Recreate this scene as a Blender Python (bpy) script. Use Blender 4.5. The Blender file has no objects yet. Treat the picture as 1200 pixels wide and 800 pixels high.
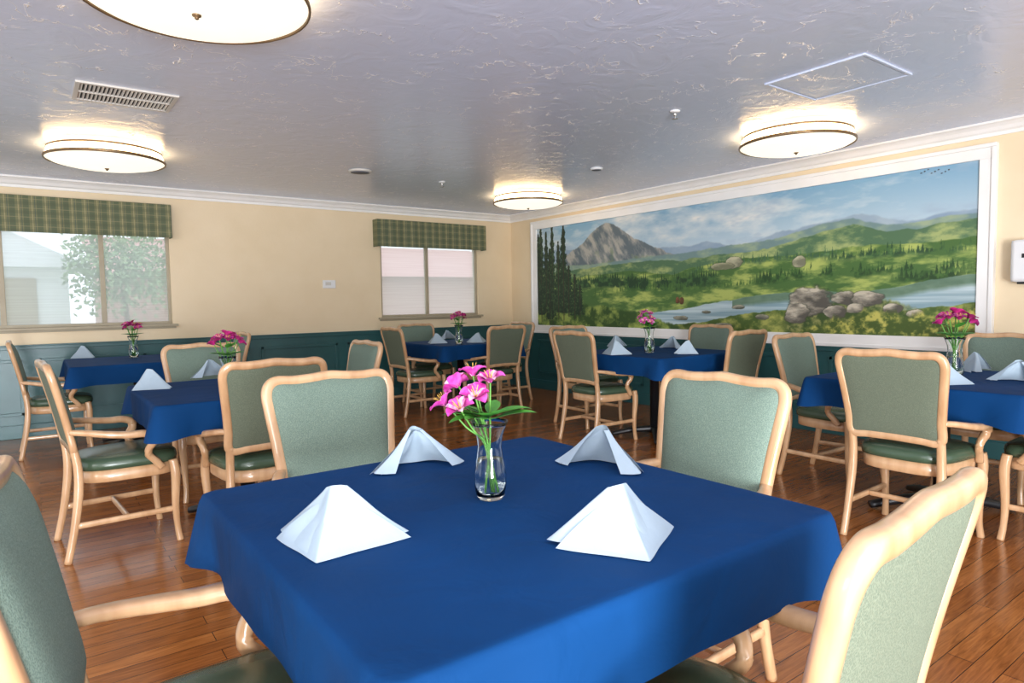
import bpy, bmesh, math, random
import numpy as np
from mathutils import Vector, Matrix, noise as mnoise
PI = math.pi
random.seed(5)
C = bpy.context.scene.collection
R_ = math.radians

# ------------------------------------------------------------------ camera
FPX = 765.0; HC = 1.24
yaw, pit, rol = R_(36.4), R_(3.5), R_(0.93)
Fw = Vector((math.sin(yaw)*math.cos(pit), math.cos(yaw)*math.cos(pit), -math.sin(pit)))
Rt0 = Vector((math.cos(yaw), -math.sin(yaw), 0)); Up0 = Rt0.cross(Fw)
Rt = Rt0*math.cos(rol) - Up0*math.sin(rol); Up = Up0*math.cos(rol) + Rt0*math.sin(rol)
cam = bpy.data.cameras.new('camera'); co = bpy.data.objects.new('camera', cam); C.objects.link(co)
m3 = Matrix((Rt, Up, -Fw)).transposed()
co.matrix_world = Matrix.Translation((0, 0, HC)) @ m3.to_4x4()
cam.sensor_width = 36; cam.lens = 36*FPX/1200; cam.clip_start = 0.02
bpy.context.scene.camera = co
bpy.context.scene.view_settings.view_transform = 'Standard'

def ray(px, py): return Fw*FPX + Rt*(px-600) - Up*(py-400)
def onz(px, py, z):
    d = ray(px, py); t = (z-HC)/d.z
    return Vector((d.x*t, d.y*t, z))

# ------------------------------------------------------------------ materials
def s2l(c): 
    c = c/255.0
    return c/12.92 if c <= .04045 else ((c+.055)/1.055)**2.4
def col(r, g, b): return (s2l(r), s2l(g), s2l(b), 1)
def newmat(name):
    m = bpy.data.materials.new(name); m.use_nodes = True
    nt = m.node_tree; b = nt.nodes['Principled BSDF']
    return m, nt, b
def N(nt, t, **kw):
    n = nt.nodes.new(t)
    for k, v in kw.items():
        if k in n.inputs: n.inputs[k].default_value = v
        else: setattr(n, k, v)
    return n
def coords(nt, scale=(1, 1, 1), rot=(0, 0, 0), kind='Object'):
    tc = nt.nodes.new('ShaderNodeTexCoord'); mp = nt.nodes.new('ShaderNodeMapping')
    mp.inputs['Scale'].default_value = scale; mp.inputs['Rotation'].default_value = rot
    nt.links.new(tc.outputs[kind], mp.inputs['Vector']); return mp.outputs['Vector']
def mix(nt, fac, a, b, mode='MIX'):
    n = nt.nodes.new('ShaderNodeMix'); n.data_type = 'RGBA'; n.blend_type = mode
    if isinstance(fac, (int, float)): n.inputs[0].default_value = fac
    else: nt.links.new(fac, n.inputs[0])
    for i, v in ((6, a), (7, b)):
        if isinstance(v, tuple): n.inputs[i].default_value = v
        else: nt.links.new(v, n.inputs[i])
    return n.outputs[2]
def ramp(nt, fac, a, b):
    n = nt.nodes.new('ShaderNodeMapRange'); n.inputs[1].default_value = a; n.inputs[2].default_value = b
    nt.links.new(fac, n.inputs[0]); return n.outputs[0]
def bump(nt, b, h, s, d=.01):
    n = nt.nodes.new('ShaderNodeBump'); n.inputs['Strength'].default_value = s; n.inputs['Distance'].default_value = d
    nt.links.new(h, n.inputs['Height']); nt.links.new(n.outputs[0], b.inputs['Normal'])
def noisy(name, c1, c2, scale=5, rough=.5, sc=(1, 1, 1), bs=0, bscale=None, lo=.3, hi=.7, detail=4, coat=0, metal=0, kind='Object', bd=.01):
    m, nt, b = newmat(name); v = coords(nt, sc, kind=kind)
    n = N(nt, 'ShaderNodeTexNoise', Scale=scale, Detail=detail); nt.links.new(v, n.inputs['Vector'])
    nt.links.new(mix(nt, ramp(nt, n.outputs['Fac'], lo, hi), c1, c2), b.inputs['Base Color'])
    b.inputs['Roughness'].default_value = rough; b.inputs['Coat Weight'].default_value = coat; b.inputs['Metallic'].default_value = metal
    b.inputs['Coat Roughness'].default_value = .13
    if bs:
        n2 = N(nt, 'ShaderNodeTexNoise', Scale=bscale or scale, Detail=5); nt.links.new(v, n2.inputs['Vector'])
        bump(nt, b, n2.outputs['Fac'], bs, bd)
    return m
M = {}
M['wall'] = noisy('cream_wall_paint', col(231, 210, 175), col(236, 216, 183), 3, .55, bs=.25, bscale=45, bd=.003)
M['teal'] = noisy('teal_wainscot_paint', col(38, 84, 86), col(44, 92, 94), 4, .35)
M['white'] = noisy('white_trim_paint', col(238, 236, 232), col(244, 242, 240), 4, .4)
M['plastic'] = noisy('white_plastic', col(228, 228, 228), col(235, 235, 235), 4, .35)
M['vent'] = noisy('grey_vent_metal', col(200, 196, 188), col(210, 206, 198), 4, .4)
M['dark'] = noisy('dark_gap', col(22, 22, 22), col(30, 30, 30), 4, .6)
M['shadowgap'] = noisy('grey_hatch_gap', col(90, 92, 100), col(100, 102, 110), 4, .6)
M['brass'] = noisy('dark_bronze', col(120, 98, 70), col(140, 114, 82), 6, .4, metal=.7)
M['black'] = noisy('black_enamel', col(16, 16, 18), col(24, 24, 26), 6, .4)
M['metal'] = noisy('chrome', col(190, 190, 190), col(210, 210, 210), 6, .25, metal=1)
M['wood'] = noisy('pale_maple_wood', col(184, 142, 102), col(204, 164, 124), 7, .3, sc=(3, 3, .7), coat=.6, lo=.35, hi=.65)
M['vinyl'] = noisy('dark_green_vinyl', col(60, 78, 60), col(70, 90, 70), 8, .26, bs=.15, bscale=60, bd=.002)
M['winframe'] = noisy('taupe_window_frame', col(164, 152, 128), col(174, 162, 138), 5, .5)
M['stem'] = noisy('green_stem', col(70, 125, 40), col(88, 145, 52), 20, .5)
M['leaf'] = noisy('green_leaf', col(46, 118, 40), col(90, 160, 62), 25, .45)
M['petal'] = noisy('pink_petal', col(172, 36, 130), col(214, 88, 174), 40, .5, lo=.35, hi=.65)
M['petalpale'] = noisy('pale_streaked_petal', col(238, 176, 208), col(168, 30, 120), 60, .5, sc=(1, 1, .4), lo=.45, hi=.6)
M['petaldark'] = noisy('magenta_petal', col(146, 20, 88), col(196, 48, 128), 40, .5, lo=.35, hi=.65)
M['anther'] = noisy('anther_yellow', col(190, 150, 60), col(210, 170, 80), 40, .5)
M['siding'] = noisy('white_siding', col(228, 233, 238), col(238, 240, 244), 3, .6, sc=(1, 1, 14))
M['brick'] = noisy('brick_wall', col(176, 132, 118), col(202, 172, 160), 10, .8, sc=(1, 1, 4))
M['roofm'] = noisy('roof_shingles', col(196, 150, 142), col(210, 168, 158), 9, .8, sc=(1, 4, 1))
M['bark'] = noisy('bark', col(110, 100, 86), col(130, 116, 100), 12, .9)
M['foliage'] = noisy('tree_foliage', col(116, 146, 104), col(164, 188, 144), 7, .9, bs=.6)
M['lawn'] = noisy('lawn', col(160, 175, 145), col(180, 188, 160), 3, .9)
def mk_napkin():
    m, nt, b = newmat('pale_napkin_linen'); v = coords(nt)
    n = N(nt, 'ShaderNodeTexNoise', Scale=30, Detail=3); nt.links.new(v, n.inputs['Vector'])
    nt.links.new(mix(nt, n.outputs['Fac'], col(180, 199, 213), col(192, 209, 221)), b.inputs['Base Color']); b.inputs['Roughness'].default_value = .85
    n2 = N(nt, 'ShaderNodeTexNoise', Scale=16, Detail=4, Distortion=.6); nt.links.new(v, n2.inputs['Vector']); bump(nt, b, n2.outputs['Fac'], .3, .008)
    tr = N(nt, 'ShaderNodeBsdfTranslucent'); tr.inputs[0].default_value = (.50, .60, .68, 1)
    mx = N(nt, 'ShaderNodeMixShader'); mx.inputs[0].default_value = .22; o = nt.nodes['Material Output']
    nt.links.new(b.outputs[0], mx.inputs[1]); nt.links.new(tr.outputs[0], mx.inputs[2]); nt.links.new(mx.outputs[0], o.inputs['Surface']); return m
M['napkin'] = mk_napkin()
def fabric(name, c1, c2, sc=420, bs=.3):
    m, nt, b = newmat(name); v = coords(nt, (1, 1, .7))
    a = N(nt, 'ShaderNodeTexVoronoi', Scale=sc); nt.links.new(v, a.inputs['Vector'])
    f = ramp(nt, a.outputs['Distance'], .1, .75)
    cc = mix(nt, f, c1, c2)
    nt.links.new(cc, b.inputs['Base Color']); b.inputs['Roughness'].default_value = .8
    bump(nt, b, a.outputs['Distance'], bs, .002); return m
M['fabric'] = fabric('sage_woven_fabric', col(84, 103, 92), col(118, 136, 122))
M['backfabric'] = fabric('olive_woven_back_fabric', col(76, 87, 72), col(106, 115, 96))

def mk_cloth():
    m, nt, b = newmat('blue_tablecloth'); v = coords(nt)
    n = N(nt, 'ShaderNodeTexNoise', Scale=2.5, Detail=3); nt.links.new(v, n.inputs['Vector'])
    nt.links.new(mix(nt, ramp(nt, n.outputs['Fac'], .3, .7), col(0, 48, 92), col(2, 56, 106)), b.inputs['Base Color'])
    b.inputs['Roughness'].default_value = .8; b.inputs['Specular IOR Level'].default_value = .15
    n2 = N(nt, 'ShaderNodeTexNoise', Scale=6, Detail=4, Distortion=.6); nt.links.new(v, n2.inputs['Vector'])
    bump(nt, b, n2.outputs['Fac'], .4, .02); return m
M['cloth'] = mk_cloth()

def mk_floor():
    m, nt, b = newmat('wood_plank_floor'); v = coords(nt)
    br = N(nt, 'ShaderNodeTexBrick'); nt.links.new(v, br.inputs['Vector'])
    for k, x in (('Scale', 1), ('Mortar Size', .0018), ('Brick Width', 1.0), ('Row Height', .08), ('Bias', 0), ('Mortar Smooth', .2)): br.inputs[k].default_value = x
    br.inputs['Color1'].default_value = col(184, 118, 62); br.inputs['Color2'].default_value = col(152, 92, 46); br.inputs['Mortar'].default_value = col(84, 48, 26)
    v2 = coords(nt, (1.2, 16, 1)); n = N(nt, 'ShaderNodeTexNoise', Scale=5, Detail=8, Distortion=1.2); nt.links.new(v2, n.inputs['Vector'])
    g = mix(nt, ramp(nt, n.outputs['Fac'], .3, .7), col(180, 162, 146), col(255, 250, 240))
    nt.links.new(mix(nt, .85, br.outputs['Color'], g, 'MULTIPLY'), b.inputs['Base Color'])
    b.inputs['Roughness'].default_value = .17
    bump(nt, b, n.outputs['Fac'], .12, .004); return m
M['floor'] = mk_floor()

def mk_ceiling():
    m, nt, b = newmat('knockdown_ceiling'); v = coords(nt)
    n = N(nt, 'ShaderNodeTexNoise', Scale=4, Detail=3, Distortion=2.0); nt.links.new(v, n.inputs['Vector'])
    vo = N(nt, 'ShaderNodeTexVoronoi', Scale=5, feature='DISTANCE_TO_EDGE')
    vd = mix(nt, .3, v, n.outputs['Color']); nt.links.new(vd, vo.inputs['Vector'])
    e = ramp(nt, vo.outputs['Distance'], .0, .018)
    n3 = N(nt, 'ShaderNodeTexNoise', Scale=7, Detail=2); nt.links.new(v, n3.inputs['Vector'])
    gate = ramp(nt, n3.outputs['Fac'], .49, .55)
    inv = N(nt, 'ShaderNodeMath', operation='SUBTRACT'); inv.inputs[0].default_value = 1; nt.links.new(e, inv.inputs[1])
    mul = N(nt, 'ShaderNodeMath', operation='MULTIPLY'); nt.links.new(inv.outputs[0], mul.inputs[0]); nt.links.new(gate, mul.inputs[1])
    sc = N(nt, 'ShaderNodeMath', operation='MULTIPLY'); nt.links.new(n.outputs['Fac'], sc.inputs[0]); sc.inputs[1].default_value = 1.0
    ad = N(nt, 'ShaderNodeMath', operation='ADD'); nt.links.new(mul.outputs[0], ad.inputs[0]); nt.links.new(sc.outputs[0], ad.inputs[1])
    nt.links.new(mix(nt, mul.outputs[0], col(202, 212, 234), col(250, 250, 252)), b.inputs['Base Color'])
    b.inputs['Roughness'].default_value = .25; b.inputs['Specular IOR Level'].default_value = .9
    bump(nt, b, ad.outputs[0], .42, .012); return m
M['ceil'] = mk_ceiling()

def emis(name, c, s, c2=None):
    m, nt, b = newmat(name); v = coords(nt)
    n = N(nt, 'ShaderNodeTexNoise', Scale=6, Detail=2); nt.links.new(v, n.inputs['Vector'])
    nt.links.new(mix(nt, n.outputs['Fac'], c, c2 or c), b.inputs['Emission Color']); b.inputs['Emission Strength'].default_value = s
    b.inputs['Base Color'].default_value = (.5, .45, .38, 1); return m
M['diff'] = emis('lamp_diffuser', (1, .90, .72, 1), 1.05, (1, .95, .82, 1))
M['shade'] = emis('lamp_shade_glow', (1, .66, .32, 1), 11.0, (1, .72, .38, 1))

def glass(name, c=(1, 1, 1, 1), ior=1.45):
    m, nt, b = newmat(name); b.inputs['Transmission Weight'].default_value = 1
    b.inputs['Roughness'].default_value = .01; b.inputs['IOR'].default_value = ior; b.inputs['Base Color'].default_value = c; return m
M['glass'] = glass('clear_vase_glass', (.98, 1, 1, 1), 1.38); M['water'] = glass('vase_water', (.95, .99, .98, 1), 1.33)
def mk_pane():
    m, nt, b = newmat('screened_window_pane'); nt.nodes.remove(b)
    o = nt.nodes['Material Output']; v = coords(nt, (1, 1, 90))
    w = N(nt, 'ShaderNodeTexNoise', Scale=1, Detail=1); nt.links.new(v, w.inputs['Vector'])
    t = N(nt, 'ShaderNodeBsdfTransparent'); t.inputs[0].default_value = (.86, .9, .94, 1)
    tr = N(nt, 'ShaderNodeBsdfTranslucent'); tr.inputs[0].default_value = (.84, .88, .94, 1)
    mx = N(nt, 'ShaderNodeMixShader'); mr = nt.nodes.new('ShaderNodeMapRange'); mr.inputs[3].default_value = .34; mr.inputs[4].default_value = .48
    nt.links.new(w.outputs['Fac'], mr.inputs[0]); nt.links.new(mr.outputs[0], mx.inputs[0])
    nt.links.new(t.outputs[0], mx.inputs[1]); nt.links.new(tr.outputs[0], mx.inputs[2]); nt.links.new(mx.outputs[0], o.inputs['Surface']); return m
M['pane'] = mk_pane()
def mk_plaid():
    m, nt, b = newmat('green_plaid_valance')
    tc = nt.nodes.new('ShaderNodeTexCoord'); sp = nt.nodes.new('ShaderNodeSeparateXYZ'); nt.links.new(tc.outputs['Object'], sp.inputs[0])
    def stripes(out, period, lo, hi):
        d = N(nt, 'ShaderNodeMath', operation='MULTIPLY'); nt.links.new(out, d.inputs[0]); d.inputs[1].default_value = 1/period
        f = N(nt, 'ShaderNodeMath', operation='FRACT'); nt.links.new(d.outputs[0], f.inputs[0])
        g = N(nt, 'ShaderNodeMath', operation='GREATER_THAN'); nt.links.new(f.outputs[0], g.inputs[0]); g.inputs[1].default_value = lo
        h = N(nt, 'ShaderNodeMath', operation='LESS_THAN'); nt.links.new(f.outputs[0], h.inputs[0]); h.inputs[1].default_value = hi
        k = N(nt, 'ShaderNodeMath', operation='MULTIPLY'); nt.links.new(g.outputs[0], k.inputs[0]); nt.links.new(h.outputs[0], k.inputs[1]); return k.outputs[0]
    def half(o, s):
        k = N(nt, 'ShaderNodeMath', operation='MULTIPLY'); nt.links.new(o, k.inputs[0]); k.inputs[1].default_value = s; return k.outputs[0]
    c = mix(nt, half(stripes(sp.outputs[0], .105, 0, .42), .75), col(118, 120, 88), col(82, 94, 74))
    c = mix(nt, half(stripes(sp.outputs[0], .105, .62, .70), .7), c, col(166, 156, 118))
    c = mix(nt, half(stripes(sp.outputs[0], .105, .84, .90), .75), c, col(74, 86, 84))
    c = mix(nt, half(stripes(sp.outputs[2], .085, 0, .35), .3), c, col(76, 86, 68))
    c = mix(nt, half(stripes(sp.outputs[2], .085, .6, .7), .35), c, col(156, 148, 114))
    nt.links.new(c, b.inputs['Base Color']); b.inputs['Roughness'].default_value = .85; return m
M['plaid'] = mk_plaid()

# ------------------------------------------------------------------ mesh helpers
def obj(name, bm, m, parent=None, smooth=True, **props):
    me = bpy.data.meshes.new(name); bmesh.ops.recalc_face_normals(bm, faces=bm.faces)
    bm.to_mesh(me); bm.free()
    for p in me.polygons: p.use_smooth = smooth
    for mm in (m if isinstance(m, list) else [m]): me.materials.append(mm)
    o = bpy.data.objects.new(name, me); C.objects.link(o)
    if parent: o.parent = parent
    for k, v in props.items(): o[k] = v
    return o
def B(): return bmesh.new()
def box(bm, x0, x1, y0, y1, z0, z1, bev=0):
    r = bmesh.ops.create_cube(bm, size=1)
    vs = r['verts']
    for v in vs: v.co = Vector(((x0+x1)/2+v.co.x*(x1-x0), (y0+y1)/2+v.co.y*(y1-y0), (z0+z1)/2+v.co.z*(z1-z0)))
    if bev:
        es = list({e for v in vs for e in v.link_edges}); bmesh.ops.bevel(bm, geom=es, offset=bev, segments=2, affect='EDGES', profile=.7)
def quad(bm, pts):
    bm.faces.new([bm.verts.new(p) for p in pts])
def lathe(bm, prof, n=32, cap0=True, cap1=True, cen=(0, 0, 0)):
    rings = []
    for r, z in prof: rings.append([bm.verts.new((cen[0]+r*math.cos(2*PI*i/n), cen[1]+r*math.sin(2*PI*i/n), cen[2]+z)) for i in range(n)])
    for a, b in zip(rings, rings[1:]):
        for i in range(n): bm.faces.new((a[i], a[(i+1) % n], b[(i+1) % n], b[i]))
    if cap0: bm.faces.new(rings[0])
    if cap1: bm.faces.new(rings[-1])
def cr(pts, sub, closed=False):
    P_ = [Vector(p) if len(p) == 3 else p for p in pts]; n = len(P_); out = []
    rng = n if closed else n-1
    for i in range(rng):
        g = (lambda k: P_[k % n]) if closed else (lambda k: P_[min(max(k, 0), n-1)])
        a, b, c, d = g(i-1), g(i), g(i+1), g(i+2)
        for s in range(sub):
            t = s/sub
            out.append(.5*((2*b)+(c-a)*t+(2*a-5*b+4*c-d)*t*t+(3*b-a-3*c+d)*t**3))
    if not closed: out.append(P_[-1].copy())
    return out
def sweep(bm, pts, ra, rb, ref=(0, 1, 0), closed=False, n=12, sub=6, pw=2.8):
    P_ = cr(pts, sub, closed); m = len(P_); ref = Vector(ref); K = len(pts)
    def rad(r, i):
        if isinstance(r, (int, float)): return r
        t = i/sub; k = int(t) ; f = t-k
        return r[k % K]*(1-f)+r[(k+1) % K if closed else min(k+1, K-1)]*f
    rings = []; pa = None
    for i, p in enumerate(P_):
        if closed: T = P_[(i+1) % m]-P_[i-1]
        else: T = P_[min(i+1, m-1)]-P_[max(i-1, 0)]
        T.normalize(); A = ref-T*ref.dot(T)
        if A.length < .15 and pa is not None: A = pa-T*pa.dot(T)
        A.normalize(); pa = A; Bv = T.cross(A); ring = []
        for k in range(n):
            c, s = math.cos(2*PI*k/n), math.sin(2*PI*k/n)
            ce = math.copysign(abs(c)**(2/pw), c); se = math.copysign(abs(s)**(2/pw), s)
            ring.append(bm.verts.new(p+A*rad(ra, i)*ce+Bv*rad(rb, i)*se))
        rings.append(ring)
    for i in range(m if closed else m-1):
        a, b = rings[i], rings[(i+1) % m]
        for k in range(n): bm.faces.new((a[k], a[(k+1) % n], b[(k+1) % n], b[k]))
    if not closed: bm.faces.new(rings[0]); bm.faces.new(rings[-1])
def thing(name, label, cat, loc=(0, 0, 0), rz=0, group=None):
    o = bpy.data.objects.new(name, None); C.objects.link(o); o.empty_display_size = .1
    o.location = loc; o.rotation_euler = (0, 0, rz); o['label'] = label; o['category'] = cat
    if group: o['group'] = group
    return o
def dup(root, loc, rz=0, label=None, group=None, scale=None):
    r = root.copy(); C.objects.link(r); r.location = loc; r.rotation_euler = (0, 0, rz)
    if label: r['label'] = label
    if group: r['group'] = group
    if scale: r.scale = (scale,)*3
    for ch in list(root.children):
        c = ch.copy(); C.objects.link(c); c.parent = r
        for g in ch.children:
            d = g.copy(); C.objects.link(d); d.parent = c
    return r

# ------------------------------------------------------------------ setting
XW, YW, ZC = 5.8, 7.85, 2.5
X0, Y0 = -3.2, -2.2
S = dict(kind='structure')
bm = B(); box(bm, X0, XW+.15, Y0, YW+.15, -.05, 0); obj('floor', bm, M['floor'], smooth=False, **S)
bm = B(); box(bm, X0, XW+.15, Y0, YW+.15, ZC, ZC+.05); obj('ceiling', bm, M['ceil'], smooth=False, **S)
wins = [(-.95, 1.24, 1.06, 2.02), (3.69, 5.20, 1.06, 2.02)]
bm = B(); xs = X0
for (a, b, z0, z1) in wins:
    box(bm, xs, a, YW, YW+.15, 0, ZC); box(bm, a, b, YW, YW+.15, 0, z0); box(bm, a, b, YW, YW+.15, z1, ZC); xs = b
box(bm, xs, XW+.15, YW, YW+.15, 0, ZC); obj('wall_back', bm, M['wall'], smooth=False, **S)
bm = B(); box(bm, XW, XW+.15, Y0, YW, 0, ZC); obj('wall_right', bm, M['wall'], smooth=False, **S)
# wainscot + rails
RZ = .9; MY0, MY1 = 1.785, 7.32; MZ = .795
bm = B(); box(bm, X0, XW, YW-.012, YW, .0, RZ-.04); box(bm, XW-.012, XW, Y0, YW-.012, 0, RZ-.04); obj('trim_1', bm, M['teal'], smooth=False, **S)
bm = B()
for (x0, x1, y0, y1, z) in ((X0, XW, YW-.04, YW, RZ), (XW-.04, XW, Y0, MY0, RZ), (XW-.04, XW, MY1, YW-.04, RZ), (XW-.04, XW, MY0, MY1, MZ)):
    box(bm, x0, x1, y0, y1, z-.045, z-.012, .004)
for (x0, x1, y0, y1, z) in ((X0, XW, YW-.055, YW, RZ), (XW-.055, XW, Y0, MY0, RZ), (XW-.055, XW, MY1, YW-.055, RZ), (XW-.055, XW, MY0, MY1, MZ)):
    box(bm, x0, x1, y0, y1, z-.012, z, .003)
obj('trim_2', bm, M['teal'], smooth=False, **S)
bm = B()
def frame_back(bm, x0, x1, z0, z1, w=.03, t=.018):
    y1 = YW-.012; y0 = y1-t
    box(bm, x0, x1, y0, y1, z0, z0+w, .004); box(bm, x0, x1, y0, y1, z1-w, z1, .004)
    box(bm, x0, x0+w, y0, y1, z0, z1, .004); box(bm, x1-w, x1, y0, y1, z0, z1, .004)
x = X0+.1
while x+.95 < XW: frame_back(bm, x, x+.92, .22, .76); x += 1.05
y = Y0+.1
while y+.95 < YW:
    zt = .70
    for (a, b, z0, z1) in ((y, y+.92, .22, .25), (y, y+.92, zt-.03, zt), (y, y+.03, .22, zt), (y+.89, y+.92, .22, zt)):
        box(bm, XW-.03, XW-.012, a, b, z0, z1, .004)
    y += 1.05
obj('trim_3', bm, M['teal'], smooth=False, **S)
bm = B(); box(bm, X0, XW, YW-.03, YW-.012, 0, .13, .005); obj('baseboard_back', bm, M['teal'], smooth=False, **S)
bm = B(); box(bm, XW-.03, XW-.012, Y0, YW-.03, 0, .13, .005); obj('baseboard_right', bm, M['teal'], smooth=False, **S)
# crown
prof = [(0, 0), (.085, 0), (.085, -.015), (.07, -.022), (.05, -.04), (.035, -.065), (.018, -.075), (.018, -.1), (0, -.1)]
bm = B()
def prism(bm, f0, f1):
    a = [bm.verts.new(f0(d, z)) for d, z in prof]; b = [bm.verts.new(f1(d, z)) for d, z in prof]; n = len(a)
    for i in range(n): bm.faces.new((a[i], a[(i+1) % n], b[(i+1) % n], b[i]))
    bm.faces.new(a); bm.faces.new(b[::-1])
prism(bm, lambda d, z: (X0, YW-d, ZC+z), lambda d, z: (XW-d, YW-d, ZC+z))
prism(bm, lambda d, z: (XW-d, YW-d, ZC+z), lambda d, z: (XW-d, Y0, ZC+z))
obj('trim_4', bm, M['white'], smooth=False, **S)
# windows
for i, (a, b, z0, z1) in enumerate(wins):
    w = bpy.data.objects.new('window_%d' % (i+1), None); C.objects.link(w); w['kind'] = 'structure'
    bm = B(); t = .03
    for q in ((a, b, z0, z0+t), (a, b, z1-t, z1), (a, a+t, z0+t, z1-t), (b-t, b, z0+t, z1-t)): box(bm, q[0], q[1], YW+.03, YW+.09, q[2], q[3], .004)
    mids = [.62, -.2] if i == 0 else [4.39]
    for x in mids: box(bm, x-.022, x+.022, YW+.035, YW+.085, z0+t, z1-t, .004)
    wfr = obj('window_frame', bm, M['winframe'], w, smooth=False)
    edges = [a+t]+[v for x in sorted(mids) for v in (x-.022, x+.022)]+[b-t]
    for k in range(0, len(edges), 2):
        bm = B(); quad(bm, [(edges[k], YW+.06, z0+t), (edges[k+1], YW+.06, z0+t), (edges[k+1], YW+.06, z1-t), (edges[k], YW+.06, z1-t)])
        obj('pane', bm, M['pane'], wfr, smooth=False)
    bm = B(); box(bm, a-.05, b+.05, YW-.05, YW+.03, z0-.025, z0, .006); box(bm, a-.03, b+.03, YW-.02, YW, z0-.045, z0-.025, .004)
    obj('window_sill', bm, M['winframe'], w, smooth=False)
for i, (a, b) in enumerate(((-1.05, 1.25), (3.6, 5.26))):
    t = thing('valance', ('long green plaid box valance over the wide left window', 'short green plaid box valance over the window near the corner')[i], 'valance', (a, YW-.13, 1.97), group='plaid window valances')
    L = b-a; bm = B()
    n = int(L/.02); f = []; 
    for k in range(n+1):
        x = L*k/n; yy = .008*math.sin(x*21)*math.sin(x*3.1)
        f.append((x, yy))
    va = [[bm.verts.new((x, y*(1.5-s), .34*s)) for (x, y) in f] for s in (0, .33, .66, 1)]
    for r0, r1 in zip(va, va[1:]):
        for k in range(n): bm.faces.new((r0[k], r0[k+1], r1[k+1], r1[k]))
    obj('front_panel', bm, M['plaid'], t)
    for xa in (-.004, L-.006):
        bm = B(); box(bm, xa, xa+.01, 0.001, .13, 0, .34); obj('side_return', bm, M['plaid'], t, smooth=False)
    bm = B(); box(bm, 0, L, .002, .13, .335, .345); obj('top_board', bm, M['plaid'], t, smooth=False)

# outside
bm = B(); box(bm, -14, 20, YW+.4, 26, -.4, -.3); obj('ground', bm, M['lawn'], smooth=False, **S)
t = thing('house', 'white sided neighbouring house seen hazily through the left window', 'house', (-2.2, 12, -.3))
bm = B(); box(bm, 0, 2.7, 0, 1.8, 0, 2.2); obj('wall', bm, M['siding'], t, smooth=False)
bm = B(); a = [bm.verts.new(p) for p in ((-.3, -.3, 2.15), (3.0, -.3, 2.15), (1.35, -.3, 3.0))]; b = [bm.verts.new(p) for p in ((-.3, 2, 2.15), (3.0, 2, 2.15), (1.35, 2, 3.0))]
bm.faces.new(a); bm.faces.new(b[::-1])
for k in range(3): bm.faces.new((a[k], a[(k+1) % 3], b[(k+1) % 3], b[k]))
obj('roof', bm, M['siding'], t, smooth=False)
bm = B(); box(bm, 1.2, 2.3, -.04, .02, 1.0, 2.0, .01); wf = obj('window', bm, M['winframe'], t, smooth=False)
t = thing('building', 'low brick building with reddish roof outside the windows', 'building', (1.3, 15, -.3))
bm = B(); box(bm, 0, 10, 0, 4, 0, 2.3); obj('wall', bm, M['brick'], t, smooth=False)
bm = B(); quad(bm, [(-.3, -.4, 2.2), (10.3, -.4, 2.2), (10.3, 3, 3.2), (-.3, 3, 3.2)]); obj('roof', bm, M['roofm'], t, smooth=False)
t = thing('leafy_tree', 'leafy green tree behind the right pane of the left window', 'tree', (1.15, 11.3, -.3))
bm = B(); sweep(bm, [(0, 0, 0), (.05, 0, .9), (0, .05, 1.8)], [.06, .04, .03], [.06, .04, .03], ref=(0, 1, 0)); obj('trunk', bm, M['bark'], t)
bm = B(); rr = random.Random(4)
for k in range(2200):
    a = rr.random()*6.28; r = .75*rr.random()**.6; z = 2.15+rr.gauss(0, .33); c = Vector((r*math.cos(a), r*math.sin(a)*.6, z))
    u = Vector((rr.uniform(-1, 1), rr.uniform(-1, 1), rr.uniform(-1, 1))).normalized(); w_ = u.orthogonal().normalized(); L = .045
    quad(bm, [c-u*L, c+w_*L*.6, c+u*L, c-w_*L*.6])
obj('foliage', bm, M['foliage'], t, smooth=False)

# ------------------------------------------------------------------ ceiling fixtures
far = onz(232, 52, ZC-.11); dn = Vector((far.x, far.y, 0)).normalized()
l0 = far-dn*.42; l0.z = ZC
lt = thing('ceiling_light', 'large round drum ceiling light cropped by the top edge, nearest the camera', 'ceiling light', l0, group='round drum ceiling lights')
bm = B(); lathe(bm, [(.30, 0), (.30, -.02)], 40); obj('canopy', bm, M['plastic'], lt)
bm = B(); lathe(bm, [(.392, -.022), (.412, -.088)], 64, False, False); obj('shade', bm, M['shade'], lt)
bm = B(); lathe(bm, [(.411, -.090), (.38, -.108), (.3, -.127), (.18, -.143), (.05, -.150)], 64, False, True); obj('diffuser', bm, M['diff'], lt)
def torus(bm, R, r, z, n=64, k=8):
    pts = [(R*math.cos(2*PI*i/n), R*math.sin(2*PI*i/n), z) for i in range(n)]
    sweep(bm, pts, r*1.3, r*.6, ref=(0, 0, 1), closed=True, n=k, sub=1)
bm = B(); torus(bm, .415, .009, -.090); obj('lower_ring', bm, M['brass'], lt)
bm = B(); torus(bm, .394, .006, -.022); obj('upper_ring', bm, M['brass'], lt)
bm = B(); lathe(bm, [(.018, -.149), (.016, -.155), (.008, -.159), (.008, -.164), (.004, -.167)], 20); obj('finial', bm, M['brass'], lt)
for px, py, lb in ((125, 190, 'drum ceiling light above the tables by the wide left window'), (619, 239, 'smallest looking drum ceiling light near the room corner'), (933, 171, 'drum ceiling light beside the hatch, in front of the mural')):
    p = onz(px, py, ZC-.10); p.z = ZC
    dup(lt, p, 0, lb)
v = thing('air_vent', 'white louvred rectangular air vent in the ceiling', 'vent', onz(147, 113, ZC))
bm = B()
for q in ((-.26, .26, -.19, -.165), (-.26, .26, .165, .19), (-.26, -.235, -.165, .165), (.235, .26, -.165, .165)): box(bm, *q, -.012, 0, .003)
obj('vent_frame', bm, M['vent'], v, smooth=False)
bm = B(); box(bm, -.235, .235, -.165, .165, -.003, 0); obj('backing', bm, M['dark'], v, smooth=False)
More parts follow.
